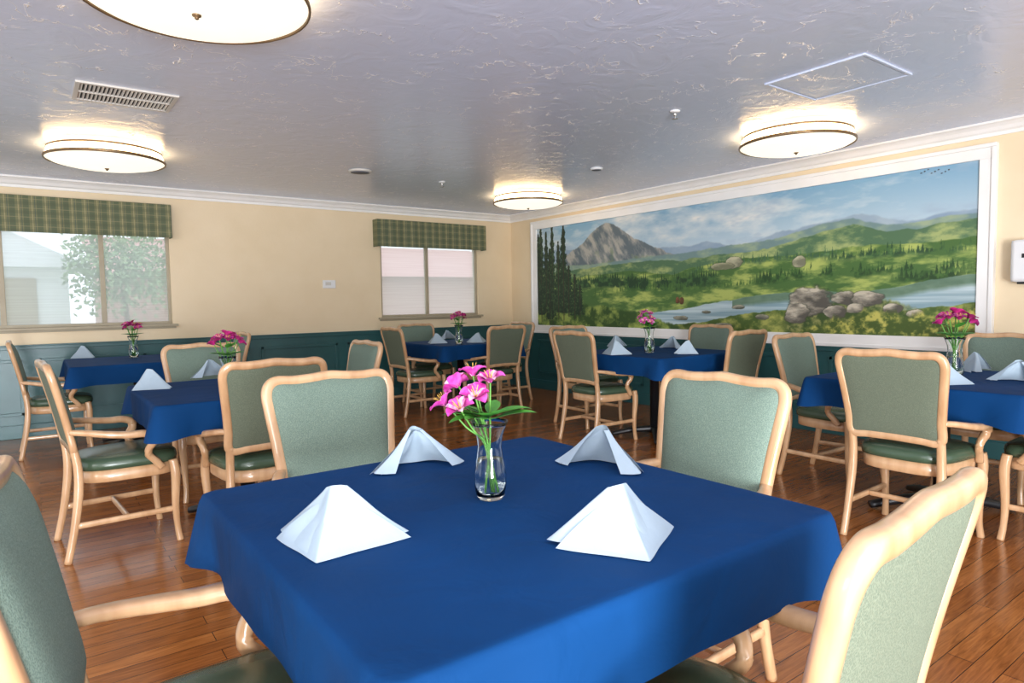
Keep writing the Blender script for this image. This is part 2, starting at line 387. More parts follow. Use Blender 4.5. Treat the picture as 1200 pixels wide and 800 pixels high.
bm = B()
for k in range(23):
    x = -.232+k*.0205; quad(bm, [(x, -.165, -.003), (x+.009, -.165, -.012), (x+.009, .165, -.012), (x, .165, -.003)])
box(bm, -.235, .235, -.006, .006, -.013, -.003); obj('louvres', bm, M['vent'], v, smooth=False)
h = thing('access_hatch', 'square ceiling access hatch with a thin white frame', 'hatch', onz(981, 92, ZC))
bm = B()
for q in ((-.28, .28, -.29, -.274), (-.28, .28, .274, .29), (-.28, -.264, -.274, .274), (.264, .28, -.274, .274)): box(bm, *q, -.010, 0, .003)
obj('hatch_frame', bm, M['ceil'], h, smooth=False)
bm = B(); box(bm, -.255, .255, -.265, .265, -.006, -.001, .002); obj('hatch_door', bm, M['ceil'], h, smooth=False)
bm = B(); box(bm, -.264, .264, -.274, .274, -.0008, -.0002); obj('gap', bm, M['shadowgap'], h, smooth=False)
sp = thing('sprinkler', 'small metal sprinkler head left of the ceiling hatch', 'sprinkler', onz(791, 130, ZC), group='sprinkler heads')
bm = B(); lathe(bm, [(.035, 0), (.034, -.006), (.012, -.01)], 20); obj('escutcheon', bm, M['plastic'], sp)
bm = B(); lathe(bm, [(.01, -.008), (.01, -.03), (.006, -.032), (.006, -.05)], 14)
obj('nozzle', bm, M['metal'], sp)
bm = B(); lathe(bm, [(.022, -.05), (.022, -.053)], 16); obj('deflector', bm, M['metal'], sp)
dup(sp, onz(518, 213, ZC), 0, 'small metal sprinkler head further back between the far lights')
def disc(lb, cat, name, px, py, r, m):
    t = thing(name, lb, cat, onz(px, py, ZC)); bm = B(); lathe(bm, [(r, 0), (r*.98, -.012), (r*.85, -.018)], 28); obj('cover', bm, m, t)
    bm = B(); lathe(bm, [(r*.8, -.0185), (r*.5, -.022), (r*.1, -.022)], 24); obj('grille', bm, M['shadowgap'], t)
disc('round flat ceiling speaker left of the far sprinkler', 'ceiling speaker', 'ceiling_speaker', 422, 200, .11, M['vent'])
disc('small round white detector on the ceiling right of the far light', 'smoke detector', 'smoke_detector', 699, 197, .06, M['plastic'])
# thermostat / dispenser
t = thing('thermostat', 'small white thermostat on the cream wall between windows', 'thermostat', (2.99, YW, 1.49))
bm = B(); box(bm, -.08, .08, -.025, 0, -.05, .05, .008); obj('housing', bm, M['plastic'], t, smooth=False)
bm = B(); box(bm, -.05, .02, -.028, -.024, -.015, .025, .001); obj('display', bm, M['vent'], t, smooth=False)
t = thing('towel_dispenser', 'white wall dispenser right of the framed mural', 'dispenser', (XW, 1.51, 1.32))
bm = B(); box(bm, -.14, 0, -.15, .15, 0, .30, .03); obj('housing', bm, M['plastic'], t)
bm = B(); box(bm, -.145, -.138, -.08, .08, .17, .2, .002); obj('badge', bm, M['dark'], t, smooth=False)
bm = B(); box(bm, -.12, -.04, -.11, .11, -.015, .003, .003); obj('slot', bm, M['dark'], t, smooth=False)

# ------------------------------------------------------------------ mural
YL, YR, ZB, ZT = 7.21, 1.895, .905, 2.24
def uvp(px, py):
    r = (px-600)/FPX; dx = .593+.805*r; dy = .805-.593*r; d = XW/dx
    yh = 363-.0162*(px-35); z = HC+(yh-py)*d/FPX
    return (YL-dy*d)/(YL-YR), (z-ZB)/(ZT-ZB)
Wn, Hn = 1300, 326
uu, vv = np.meshgrid(np.linspace(0, 1, Wn), np.linspace(0, 1, Hn)); ASP = 4.0
def vnoise(x, y, seed):
    g = np.random.RandomState(seed).rand(257, 257)
    xi = np.floor(x).astype(int); yi = np.floor(y).astype(int); fx = x-xi; fy = y-yi
    fx = fx*fx*(3-2*fx); fy = fy*fy*(3-2*fy); xi %= 256; yi %= 256
    return (g[yi, xi]*(1-fx)+g[yi, xi+1]*fx)*(1-fy)+(g[yi+1, xi]*(1-fx)+g[yi+1, xi+1]*fx)*fy
def fbm(sx, sy, seed, o=4, x=None, y=None):
    x = uu*ASP if x is None else x; y = vv if y is None else y; r = 0; a = .5; t = 0
    for k in range(o): r = r+a*vnoise(x*sx*2**k+7*k, y*sy*2**k+3*k, seed+k); t += a; a *= .6
    return r/t
img = np.zeros((Hn, Wn, 3))
def rgb(*c): return np.array(c)/255.
def L3(a, b, t): t = np.clip(t, 0, 1)[..., None]; return a*(1-t)+b*t
def put(mask, c):
    global img
    mk = np.clip(mask, 0, 1)[..., None]; img = img*(1-mk)+c*mk
def hl(pts, amp=0, fr=10, seed=1, spike=False):
    q = sorted(uvp(*p) for p in pts); h = np.interp(uu, [a[0] for a in q], [a[1] for a in q])
    if amp:
        n = fbm(fr, .001, seed, 4, y=uu*0)
        if spike:
            ph = uu*ASP*fr*4; n = np.abs((ph % 1)-.5)*-2+1; n = n*(.2+.8*vnoise(np.floor(ph), uu*0, seed))
            ph = uu*ASP*fr*6.3+.4; n2 = np.abs((ph % 1)-.5)*-2+1; n = np.maximum(n, n2*(.1+.7*vnoise(np.floor(ph), uu*0, seed+1)))
        h = h+amp*(n-.5)
    return h
def soft(h, w=.006): return np.clip((h-vv)/w+.5, 0, 1)
sky = L3(rgb(212, 220, 222), rgb(124, 166, 194), (vv-.54)*2.2)
cl = fbm(1.6, 5, 11, 6); img = L3(sky, rgb(232, 230, 224), (cl-.45)*5*(1.35-vv*.7))
img = L3(img, rgb(160, 180, 198), (fbm(2.4, 8, 14, 5)-.56)*4)
far = hl([(633, 296), (700, 292), (790, 291), (830, 284), (870, 290), (905, 276), (960, 264), (1010, 254), (1060, 262), (1110, 250), (1146, 246)], .05, 5, 21)
put(soft(far, .012), L3(rgb(134, 156, 178), rgb(168, 184, 194), fbm(6, 10, 22)*1.3-.2))
mt = hl([(636, 322), (655, 308), (672, 296), (686, 286), (698, 272), (706, 266), (713, 262), (719, 263), (726, 268), (735, 273), (746, 281), (762, 287), (780, 295), (808, 303), (850, 314)], .03, 16, 31)
rd = fbm(12, 7, 32, 6, x=uu*ASP+vv*.5); mc = L3(rgb(98, 110, 116), rgb(174, 170, 160), (rd-.42)*4)
mc = L3(mc, rgb(112, 132, 104), (.60-vv)*6+(fbm(10, 10, 33)-.5)*4)
put(soft(mt, .009)*(uu < uvp(850, 300)[0]), mc)
mid2 = hl([(633, 316), (700, 310), (760, 302), (800, 298), (850, 290), (890, 285), (930, 275), (960, 266), (1000, 258), (1040, 266), (1075, 262), (1100, 256), (1146, 252)], .03, 8, 38)
put(soft(mid2, .01), L3(rgb(114, 140, 138), rgb(156, 172, 140), (fbm(7, 14, 39)-.4)*3))
mid = hl([(633, 322), (700, 314), (760, 306), (800, 306), (850, 299), (890, 295), (930, 284), (960, 274), (1000, 264), (1040, 272), (1075, 270), (1100, 262), (1146, 256)], .03, 8, 41)
g = fbm(7, 14, 42, 6); put(soft(mid), L3(rgb(80, 112, 80), rgb(162, 174, 112), (g-.42)*4))
near = hl([(633, 332), (690, 324), (740, 318), (790, 322), (830, 310), (870, 303), (930, 300), (1000, 290), (1060, 288), (1146, 278)], .03, 6, 51)
g = fbm(6, 20, 52, 6); gc = L3(rgb(72, 106, 52), rgb(172, 184, 98), (g-.42)*3.8); put(soft(near), gc)
def belt(pts, dpx, seed, fr=9, c=(36, 66, 40), op=.92):
    top = hl(pts, .095, fr, seed, True); bot = hl([(x, y+dpx) for x, y in pts], .05, 8, seed+3)
    m = soft(top, .006)*(1-soft(bot, .03)); us = [uvp(*p)[0] for p in pts]
    e = np.clip((uu-min(us))/.03, 0, 1)*np.clip((max(us)-uu)/.03, 0, 1)
    put(op*m*e*np.clip((fbm(7, 7, seed+5)-.36)*12, 0, 1), L3(rgb(*c), rgb(c[0]+40, c[1]+46, c[2]+20), (fbm(30, 30, seed+9)-.45)*3))
belt([(800, 316), (850, 308), (900, 300), (960, 296), (1000, 292)], 6, 61, 10, (60, 92, 66), .85)
belt([(960, 300), (1020, 293), (1080, 290), (1146, 286)], 9, 66, 10, (38, 70, 44))
belt([(672, 326), (720, 322), (770, 326), (810, 322), (850, 318)], 15, 71, 11, (28, 58, 36))
belt([(690, 345), (740, 336), (800, 333), (860, 330), (900, 326)], 6, 76, 9, (58, 92, 44), .85)
belt([(880, 321), (960, 314), (1020, 312), (1090, 308), (1146, 306)], 12, 81, 9, (34, 66, 32))
belt([(1040, 322), (1080, 318), (1146, 312)], 11, 86, 9, (32, 62, 30))
def rock(px, py, rx, ry, seed, c1=(96, 94, 92), c2=(196, 188, 174), rough=.7):
    u0, v0 = uvp(px, py); ru = abs(uvp(px+rx, py)[0]-uvp(px-rx, py)[0])/2; rv = abs(uvp(px, py-ry)[1]-uvp(px, py+ry)[1])/2
    d = np.maximum(np.abs((uu-u0)/ru)**2.2+np.abs((vv-v0)/rv)**2.2, 0)**(1/2.2)+(fbm(9, 20, seed)-.5)*rough
    fac = fbm(10, 26, seed+2, 6)
    sh = (vv-v0)/rv*.65-(uu-u0)/ru*.3+.38+(fac-.5)*2.4
    put(np.clip((1.08-d)*10, 0, 1)*.6, rgb(52, 58, 44)); put(np.clip((1-d)*12, 0, 1), L3(rgb(*c1), rgb(*c2), sh))
rock(862, 308, 10, 7, 91, (120, 120, 98), (190, 184, 152)); rock(938, 308, 8, 7, 93, (120, 120, 98), (196, 190, 158)); rock(848, 313, 12, 4, 94, (116, 118, 92), (176, 170, 138))
# river: narrow reach on the left widening to a lake on the right
rt = hl([(740, 371), (790, 364), (830, 357), (870, 350), (910, 344), (960, 341), (1000, 346), (1050, 338), (1090, 330), (1146, 321)], .02, 8, 101)
rb = hl([(740, 381), (790, 380), (830, 377), (870, 370), (910, 364), (960, 364), (1000, 366), (1050, 364), (1100, 360), (1146, 354)], .03, 8, 103)
e = np.clip((uu-uvp(735, 370)[0])/.03, 0, 1)
st = fbm(1.5, 40, 104, 3); put(soft(rt)*(1-soft(rb))*e, L3(rgb(132, 160, 170), rgb(196, 212, 216), (st-.33)*2.2))
put(.85*soft(rt)*(1-soft(rt-.06, .03))*(uu > uvp(860, 340)[0]), L3(rgb(70, 98, 70), rgb(112, 138, 112), fbm(10, 20, 106)))
put(soft(rb)*e, L3(rgb(72, 96, 40), rgb(170, 172, 90), (fbm(10, 14, 107, 6)-.42)*4))
for (x, y, a, b_) in ((800, 373, 8, 2.6), (868, 360, 7, 2.6), (850, 382, 10, 3), (760, 383, 8, 3), (720, 371, 8, 4), (895, 372, 8, 3), (830, 366, 6, 2)): rock(x, y, a, b_, int(x), (86, 88, 76), (164, 160, 140))
lb = hl([(633, 352), (665, 356), (700, 358), (740, 364), (775, 376), (810, 388), (850, 400)], .05, 14, 111)
g = fbm(12, 14, 112, 6); put(soft(lb, .02)*(uu < uvp(852, 390)[0]), L3(rgb(52, 80, 34), rgb(148, 164, 80), (g-.42)*4))
put(.95*soft(hl([(905, 392), (925, 368), (940, 356), (990, 352), (1040, 352), (1090, 366), (1146, 372)], .06, 14, 116), .02)*np.clip((uu-uvp(915, 390)[0])/.02, 0, 1)*np.clip((uvp(1100, 370)[0]-uu)/.06, 0, 1), L3(rgb(58, 80, 36), rgb(150, 150, 90), (fbm(20, 24, 117, 5)-.42)*4))
for (x, y, a, b_) in ((992, 350, 15, 8), (1019, 351, 19, 9), (950, 354, 25, 18), (936, 368, 15, 12), (1048, 361, 12, 6), (1074, 368, 10, 5), (980, 366, 13, 8), (1004, 362, 11, 6)): rock(x, y, a, b_, int(x*3), (86, 82, 74), (198, 188, 168), .7)
fb = hl([(905, 398), (930, 390), (965, 378), (990, 373), (1010, 370), (1040, 368), (1060, 372), (1100, 374), (1146, 366)], .12, 16, 121)
g = fbm(24, 30, 122, 6); put(soft(fb, .04)*(uu > uvp(903, 390)[0]), L3(rgb(70, 90, 36), rgb(192, 186, 94), (g-.42)*4.2))
def pine(px, ytop, ybot, hw, seed):
    u0, vt = uvp(px, ytop); _, vb = uvp(px, ybot); hw_u = abs(uvp(px+hw, 300)[0]-uvp(px-hw, 300)[0])/2
    t = np.clip((vt-vv)/(vt-vb), 0, 1); wv = hw_u*(.12+.88*t**.6)*(.6+.4*np.abs(np.sin(t*38+seed)))
    m = (np.abs(uu-u0) < wv*(.45+1.3*fbm(40, 40, seed)))*(vv < vt)*(vv > vb+(vt-vb)*.08)
    put(m*.93, L3(rgb(24, 46, 28), rgb(70, 98, 54), (fbm(50, 50, seed+1)-.45)*3))
    put(.8*(np.abs(uu-u0) < hw_u*.07)*(vv < vt)*(vv > vb), rgb(56, 44, 34))
for k, (x, a, b_, w) in enumerate(((663, 266, 376, 6), (637, 268, 378, 5), (643, 273, 374, 4.5), (650, 266, 380, 5), (657, 284, 374, 5), (634, 276, 370, 4.5), (647, 292, 382, 5), (669, 312, 372, 6), (676, 322, 374, 6), (682, 334, 372, 5))): pine(x, a, b_, w, 200+k*7)
for (x, y) in ((796, 352), (801, 353)): rock(x, y, 2.5, 4, x, (80, 50, 30), (130, 90, 60))
for k in range(9): rock(1078+k*4, 206-(k % 3)*2, 1.1, .7, 300+k, (50, 50, 60), (60, 60, 70))
img = np.clip(img, 0, 1)
lin = np.where(img <= .04045, img/12.92, ((img+.055)/1.055)**2.4)
mu = thing('framed_mural', 'long white framed mountain landscape mural on the right wall', 'mural', (XW, (YL+YR)/2, (ZB+ZT)/2))
me = bpy.data.meshes.new('painting'); W2, H2 = (YL-YR)/2, (ZT-ZB)/2
vs = np.stack([np.full(uu.size, -.02), (W2-uu*2*W2).ravel(), (vv*2*H2-H2).ravel()], 1)
i = np.arange((Hn-1)*Wn).reshape(Hn-1, Wn)[:, :-1].ravel(); fc = np.stack([i, i+Wn, i+Wn+1, i+1], 1)
me.from_pydata(vs.tolist(), [], fc.tolist())
at = me.color_attributes.new('paint', 'FLOAT_COLOR', 'POINT')
at.data.foreach_set('color', np.concatenate([lin.reshape(-1, 3), np.ones((uu.size, 1))], 1).astype(np.float32).ravel())
m, nt, b = newmat('painted_mural'); a = N(nt, 'ShaderNodeAttribute', attribute_name='paint'); nt.links.new(a.outputs['Color'], b.inputs['Base Color']); b.inputs['Roughness'].default_value = .6
me.materials.append(m); po = bpy.data.objects.new('painting', me); C.objects.link(po); po.parent = mu
bm = B(); fw = .11
for (y0, y1, z0, z1) in ((-W2-fw, W2+fw, H2, H2+fw), (-W2-fw, W2+fw, -H2-fw, -H2), (-W2-fw, -W2, -H2, H2), (W2, W2+fw, -H2, H2)): box(bm, -.04, 0, y0, y1, z0, z1, .004)
for (y0, y1, z0, z1) in ((-W2-fw, W2+fw, H2+fw-.03, H2+fw), (-W2-fw, W2+fw, -H2-fw, -H2-fw+.03), (-W2-fw, -W2-fw+.03, -H2, H2+fw-.03), (W2+fw-.03, W2+fw, -H2, H2+fw-.03)): box(bm, -.055, -.03, y0, y1, z0, z1, .006)
obj('mural_frame', bm, M['white'], mu, smooth=False)

# ------------------------------------------------------------------ chair
def yb(z): 
    t = (z-.42)/.55; return -.215-.075*t-.035*t*t
def bp(x, z): return (x, yb(z), z)
def make_chair(label, grp):
    t = thing('dining_chair', label, 'chair', group=grp)
    half = [(.205, .545), (.213, .64), (.224, .75), (.237, .86), (.241, .91), (.230, .944), (.20, .960), (.14, .957), (.07, .960)]
    loop = [(0, .545), (.12, .543)]+half+[(0, .966)]+[(-x, z) for x, z in half[::-1]]+[(-.12, .543)]
    L = [bp(*p) for p in loop]
    bm = B(); sweep(bm, L, .017, .020, ref=(0, 1, 0), closed=True, n=14, sub=5); obj('back_frame', bm, M['wood'], t)
    Ls = cr(L, 4, True); cz = .76
    for nm, sgn, bulge, mat, off in (('backrest_cushion', 1, .034, M['fabric'], .004), ('back_panel', -1, .012, M['backfabric'], .006)):
        bm = B(); rings = []
        for r in (.965, .95, .92, .86, .76, .62, .45, .25):
            k = (1-(r/.97)**5)**.6
            rings.append([bm.verts.new(((p.x)*r, yb(cz+(p.z-cz)*r)+sgn*(off+bulge*k), cz+(p.z-cz)*r)) for p in Ls])
        for a, b in zip(rings, rings[1:]):
            for i in range(len(a)): bm.faces.new((a[i], a[(i+1) % len(a)], b[(i+1) % len(a)], b[i]))
        bm.faces.new(rings[-1]); obj(nm, bm, mat, t)
    # seat
    def seatpt(a, s, z):
        c, sn = math.cos(a), math.sin(a); pw = 2/3.6
        x = math.copysign(abs(c)**pw, c); y = math.copysign(abs(sn)**pw, sn)
        w = .232+.022*y
        return Vector((x*w*s, y*.235*s+.012, z))
    bm = B(); n = 48; rings = []
    for s, z in ((.90, .425), (.985, .43), (1.0, .45), (.985, .468), (.94, .480), (.8, .490), (.55, .496), (.25, .498)):
        rings.append([bm.verts.new(seatpt(2*PI*i/n, s, z)) for i in range(n)])
    for a, b in zip(rings, rings[1:]):
        for i in range(n): bm.faces.new((a[i], a[(i+1) % n], b[(i+1) % n], b[i]))
    bm.faces.new(rings[0]); bm.faces.new(rings[-1]); obj('seat', bm, M['vinyl'], t)
    bm = B(); rings = []
    for s, z in ((.93, .365), (.95, .37), (.95, .425), (.9, .427)):
        rings.append([bm.verts.new(seatpt(2*PI*i/n, s, z)) for i in range(n)])
    for a, b in zip(rings, rings[1:]):
        for i in range(n): bm.faces.new((a[i], a[(i+1) % n], b[(i+1) % n], b[i]))
    bm.faces.new(rings[0]); bm.faces.new(rings[-1]); obj('seat_frame', bm, M['wood'], t)
    for s in (1, -1):
        bm = B(); sweep(bm, [(s*.232, .195, .44), (s*.236, .205, .36), (s*.228, .20, .2), (s*.226, .205, .08), (s*.232, .215, 0)], [.022, .023, .018, .015, .017], [.022, .023, .018, .015, .017], ref=(0, 1, 0)); obj('leg', bm, M['wood'], t)
        bm = B(); sweep(bm, [(s*.206, yb(.56), .56), (s*.205, -.222, .46), (s*.208, -.225, .33), (s*.213, -.252, .15), (s*.218, -.285, 0)], [.017, .02, .021, .018, .017], [.018, .019, .02, .016, .016], ref=(0, 1, 0)); obj('leg', bm, M['wood'], t)
        bm = B(); sweep(bm, [(s*.218, yb(.64)+.005, .640), (s*.245, -.19, .634), (s*.272, -.10, .618), (s*.284, -.01, .606), (s*.286, .055, .604), (s*.282, .098, .588), (s*.275, .104, .555), (s*.264, .082, .520), (s*.256, .080, .485), (s*.249, .11, .45), (s*.242, .14, .41)],
              [.014, .015, .017, .018, .019, .020, .019, .017, .017, .018, .018], [.017, .021, .025, .027, .027, .024, .020, .017, .017, .018, .018], ref=(0, 0, 1), sub=6, n=14)
        obj('armrest', bm, M['wood'], t)
        bm = B(); sweep(bm, [(s*.226, .2, .175), (s*.222, 0, .175), (s*.214, -.245, .175)], .011, .015, ref=(1, 0, 0)); obj('stretcher', bm, M['wood'], t)
    bm = B(); sweep(bm, [(-.222, -.02, .175), (0, -.02, .175), (.222, -.02, .175)], .011, .014, ref=(0, 1, 0)); obj('stretcher', bm, M['wood'], t)
    return t
FX, FY, BX, BY = -PI/2, 0, PI/2, PI   # facing +X, +Y, -X, -Y
chairs = [
 (.25, 1.25, FX-R_(5), 'chair cropped at the left edge, beside the nearest blue table', 'near'),
 (.905, .675, FY+R_(5), 'chair nearest the camera at bottom right, seen from behind', 'near'),
 (.92, 2.12, BY, 'chair facing us beyond the left side of the nearest table', 'near'),
 (1.60, 1.38, BX, 'chair facing us beyond the right side of the nearest table', 'near'),
 (.36, 4.03, FX+R_(4), 'armchair in side view at left of the second left table, legs fully seen', 'left'),
 (.95, 3.55, FY, 'chair with its back to us in front of the second left table', 'left'),
 (.97, 4.72, BY, 'sage chair facing us behind the second left table, below the cream wall', 'left'),
 (1.60, 4.35, BX, 'chair just left of the far centre table group, only its backrest top showing', 'left'),
 (.17, 6.88, FX, 'chair in side view at the left end of the table under the wide window', 'farleft'),
 (1.37, 6.78, BX, 'chair mostly hidden at the right end of the table under the wide window', 'farleft'),
 (3.5, 6.55, FX, 'armchair in side view at the left of the far corner table', 'far'),
 (3.95, 7.1, BY, 'chair facing us behind the far corner table, under the small window', 'far'),
 (4.2, 6.1, FY, 'chair with its back to us in front of the far corner table', 'far'),
 (4.75, 6.65, BX, 'chair at the wall end of the far corner table, mostly hidden', 'far'),
 (4.06, 4.2, FX, 'armchair with back to us at left of the table before the mural centre', 'mid'),
 (4.5, 4.8, BY, 'chair behind the mural centre table, hidden behind the armchair there', 'mid'),
 (5.13, 4.05, BX, 'sage chair facing us between the mural centre table and the mural', 'mid'),
 (4.68, 3.43, FY, 'chair with back to us at right of the mural centre table', 'mid'),
 (3.64, 1.45, FX, 'large armchair with back to us in front of the right hand table', 'right'),
 (4.4, 2.25, BY, 'sage chair facing us at the left end of the right hand table', 'right'),
 (4.84, 1.5, BX, 'sage chair facing us at the wall side of the right hand table', 'right'),
 (4.12, .93, FY, 'chair cropped by the right edge, only arm and leg showing', 'right'),
]
G = dict(near='chairs around the nearest table', left='chairs around the second left table', farleft='chairs at the table under the wide window', far='chairs around the far corner table', mid='chairs around the mural centre table', right='chairs around the right hand table')
c0 = None
for (x, y, rz, lb, g) in chairs:
    if c0 is None: c0 = make_chair(lb, G[g]); c0.location = (x, y, 0); c0.rotation_euler = (0, 0, rz)
    else: dup(c0, (x, y, 0), rz, lb, G[g])

# ------------------------------------------------------------------ tables
TH = .53
def make_cloth():
    bm = B(); h = TH+.006; rc = .03; per = []
    ns, nc = 44, 8
    for q in range(4):
        for i in range(ns):
            s = -1+2*i/ns; p = Vector((h, s*(h-rc))); n = Vector((1, 0)); dist = (1-abs(s))*(h-rc)
            per.append((q, p, n, math.exp(-(dist/.10)**2), s*(h-rc)))
        for i in range(nc):
            a = (i+.0)/nc*PI/2; n = Vector((math.cos(a), math.sin(a))); p = Vector((h-rc, h-rc))+n*rc
            per.append((q, p, n, 1.0, h))
    def rot(v, q):
        for _ in range(q): v = Vector((-v.y, v.x))
        return v
    rings = []
    for f in (.15, .3, .45, .6, .72, .82, .9, .96, .985):
        rings.append([bm.verts.new((*(rot(p, q)*f), .772+.0)) for (q, p, n, cw, s) in per])
    rings.append([bm.verts.new((*(rot(p, q)), .7685)) for (q, p, n, cw, s) in per])
    rows = 10
    for r in range(1, rows+1):
        t = r/rows; ring = []
        for k, (q, p, n, cw, s) in enumerate(per):
            drop = .152+.016*cw*cw + .003*math.sin(s*7+q)
            wv = .005*math.sin(s*9+q*1.7)+.0015*math.sin(s*31+q)
            side = -.012*math.exp(-((abs(s)-(h-.17))/.06)**2) if cw < 1 else 0
            off = .004+t*(.002+.040*cw+wv+side)
            pp = rot(p+n*off, q); ring.append(bm.verts.new((pp.x, pp.y, .7685-drop*t)))
        rings.append(ring)
    m = len(per)
    for a, b in zip(rings, rings[1:]):
        for i in range(m): bm.faces.new((a[i], a[(i+1) % m], b[(i+1) % m], b[i]))
    bm.faces.new(rings[0]); return bm
tabs = [((.86, 1.245), 'nearest the camera', 'nearest square table, filling the foreground'), ((.99, 4.0), 'second from the camera on the left', 'second table on the left side'),
        ((.77, 6.8), 'under the wide window', 'square table under the wide left window'), ((4.1, 6.6), 'in the far corner', 'square table in the far corner by the small window'),
        ((4.5, 3.95), 'before the middle of the mural', 'square table before the middle of the mural'), ((4.17, 1.52), 'at the right edge', 'square table at the right edge below the dispenser')]
t0 = cl0 = None
for (x, y), w, lb in tabs:
    if t0 is None:
        t0 = thing('dining_table', lb + ', black pedestal under cloth', 'table', (x, y, 0), group='square pedestal dining tables')
        bm = B(); box(bm, -TH, TH, -TH, TH, .728, .7665, .006); obj('tabletop', bm, M['wood'], t0, smooth=False)
        bm = B(); lathe(bm, [(.04, .05), (.04, .70), (.12, .715), (.12, .728)], 24); obj('column', bm, M['black'], t0)
        for k in range(4):
            a = k*PI/2+PI/4; bm = B(); sweep(bm, [(0, 0, .075), (math.cos(a)*.2, math.sin(a)*.2, .06), (math.cos(a)*.38, math.sin(a)*.38, .022)], [.03, .025, .018], [.035, .032, .028], ref=(0, 0, 1)); obj('foot', bm, M['black'], t0)
        cl0 = obj('tablecloth', make_cloth(), M['cloth']); cl0.location = (x, y, 0)
        cl0['category'] = 'tablecloth'; cl0['group'] = 'blue tablecloths'; cl0['label'] = 'royal blue cloth draped over the table '+w
    else:
        dup(t0, (x, y, 0), 0, lb + ', black pedestal under cloth'); c = dup(cl0, (x, y, 0), 0, 'royal blue cloth draped over the table '+w)
ZT_ = .773

# ------------------------------------------------------------------ napkins
def make_napkin():
    bm = B()
    def sheet(base, apex, seed, sub=6, nt_=16, sag=.006, lift=.006):
        bs = cr([Vector(p) for p in base], sub); as_ = cr([Vector(p) for p in apex], sub); K = len(bs)-1
        rows = []
        for j in range(nt_+1):
            t = j/nt_; row = []
            for i, (b_, a_) in enumerate(zip(bs, as_)):
                u = i/K; wing = math.sin(2*PI*u)**2      # zero at both tips and on the front ridge, full in the middle of each wing
                p = a_.lerp(b_, t); o = p-Vector((0, -.02, .03)); o.z = 0
                if o.length > 1e-4: o.normalize()
                p = p+o*(-sag*math.sin(PI*t)*wing+.0026*math.sin(u*14+t*5+seed)*t)
                p.z += lift*wing*t**3+.004*math.sin(PI*t)*(1-wing)
                row.append(bm.verts.new(p))
            rows.append(row)
        for a, b in zip(rows, rows[1:]):
            for i in range(len(bs)-1): bm.faces.new((a[i], a[i+1], b[i+1], b[i]))
    # outer layer: tucked returns, wings, rounded front ridge; the tip leans a little to one side
    sheet([(-.084, -.064, .004), (-.122, -.050, .003), (-.130, -.034, .003), (-.068, .036, .003), (-.018, .084, .003), (0, .092, .003), (.018, .084, .003), (.068, .036, .003), (.130, -.034, .003), (.122, -.050, .003), (.084, -.064, .004)],
          [(-.018, -.014, .108), (-.022, -.010, .110), (-.022, -.004, .111), (-.015, .003, .114), (-.008, .009, .115), (-.003, .010, .115), (.003, .009, .114), (.010, .003, .111), (.018, -.004, .107), (.016, -.010, .106), (.008, -.014, .105)], 0)
    # second layer peeking out below
    sheet([(-.142, -.026, .0012), (-.075, .044, .0012), (-.014, .100, .0012), (.008, .102, .0012), (.070, .046, .0012), (.126, -.010, .0012)],
          [(-.020, .0, .092), (-.014, .006, .095), (-.006, .012, .097), (.002, .012, .097), (.010, .006, .095), (.016, .0, .090)], 2.5, lift=.0, sag=.004)
    # inner lining: arched opening at the back
    sheet([(-.118, -.048, .001), (-.06, .018, .002), (0, .042, .002), (.06, .018, .002), (.118, -.048, .001)], [(-.014, -.012, .100), (-.008, -.008, .103), (-.002, -.006, .104), (.004, -.008, .102), (.010, -.012, .100)], 4, lift=.004)
    return bm
nap0 = None
nds = [(394, 634, PI/2+.85, 'front left folded napkin on the nearest table'), (724, 634, 2.85, 'front right folded napkin on the nearest table'),
       (488, 546, -.15, 'back left folded napkin on the nearest table'), (708, 546, -PI/2+.3, 'back right folded napkin on the nearest table'),
       (175, 455, PI/2+.5, 'folded napkin on the left part of the second left table'), (247, 441, 0.2, 'folded napkin beside the chair post on the second left table'),
       (97, 419, PI/2+.4, 'folded napkin on the table under the wide window'),
       (511, 402, PI/2+.4, 'left folded napkin on the far corner table'), (524, 397, .1, 'rear folded napkin on the far corner table'), (560, 401, PI, 'right folded napkin on the far corner table'),
       (721, 415, PI/2+.4, 'leftmost folded napkin on the mural centre table'), (722, 406, 0.2, 'folded napkin behind the leftmost one on the mural centre table'),
       (789, 408, -PI/2, 'napkin just right of the vase, rear, on the mural centre table'), (806, 414, PI, 'rightmost folded napkin on the mural centre table'),
       (1103, 449, PI/2+.3, 'folded napkin left of the vase on the right hand table'), (1143, 434, 0, 'folded napkin right of the vase on the right hand table'), (1195, 447, -PI/2, 'folded napkin cropped by the right edge on the right hand table')]
for (px, py, rz, lb) in nds:
    p = onz(px, py, ZT_)
    if nap0 is None:
        nap0 = obj('napkin', make_napkin(), M['napkin']); nap0['category'] = 'napkin'; nap0['group'] = 'folded white napkins'; nap0['label'] = lb; nap0.location = p; nap0.rotation_euler = (0, 0, rz)
    else: dup(nap0, p, rz, lb)

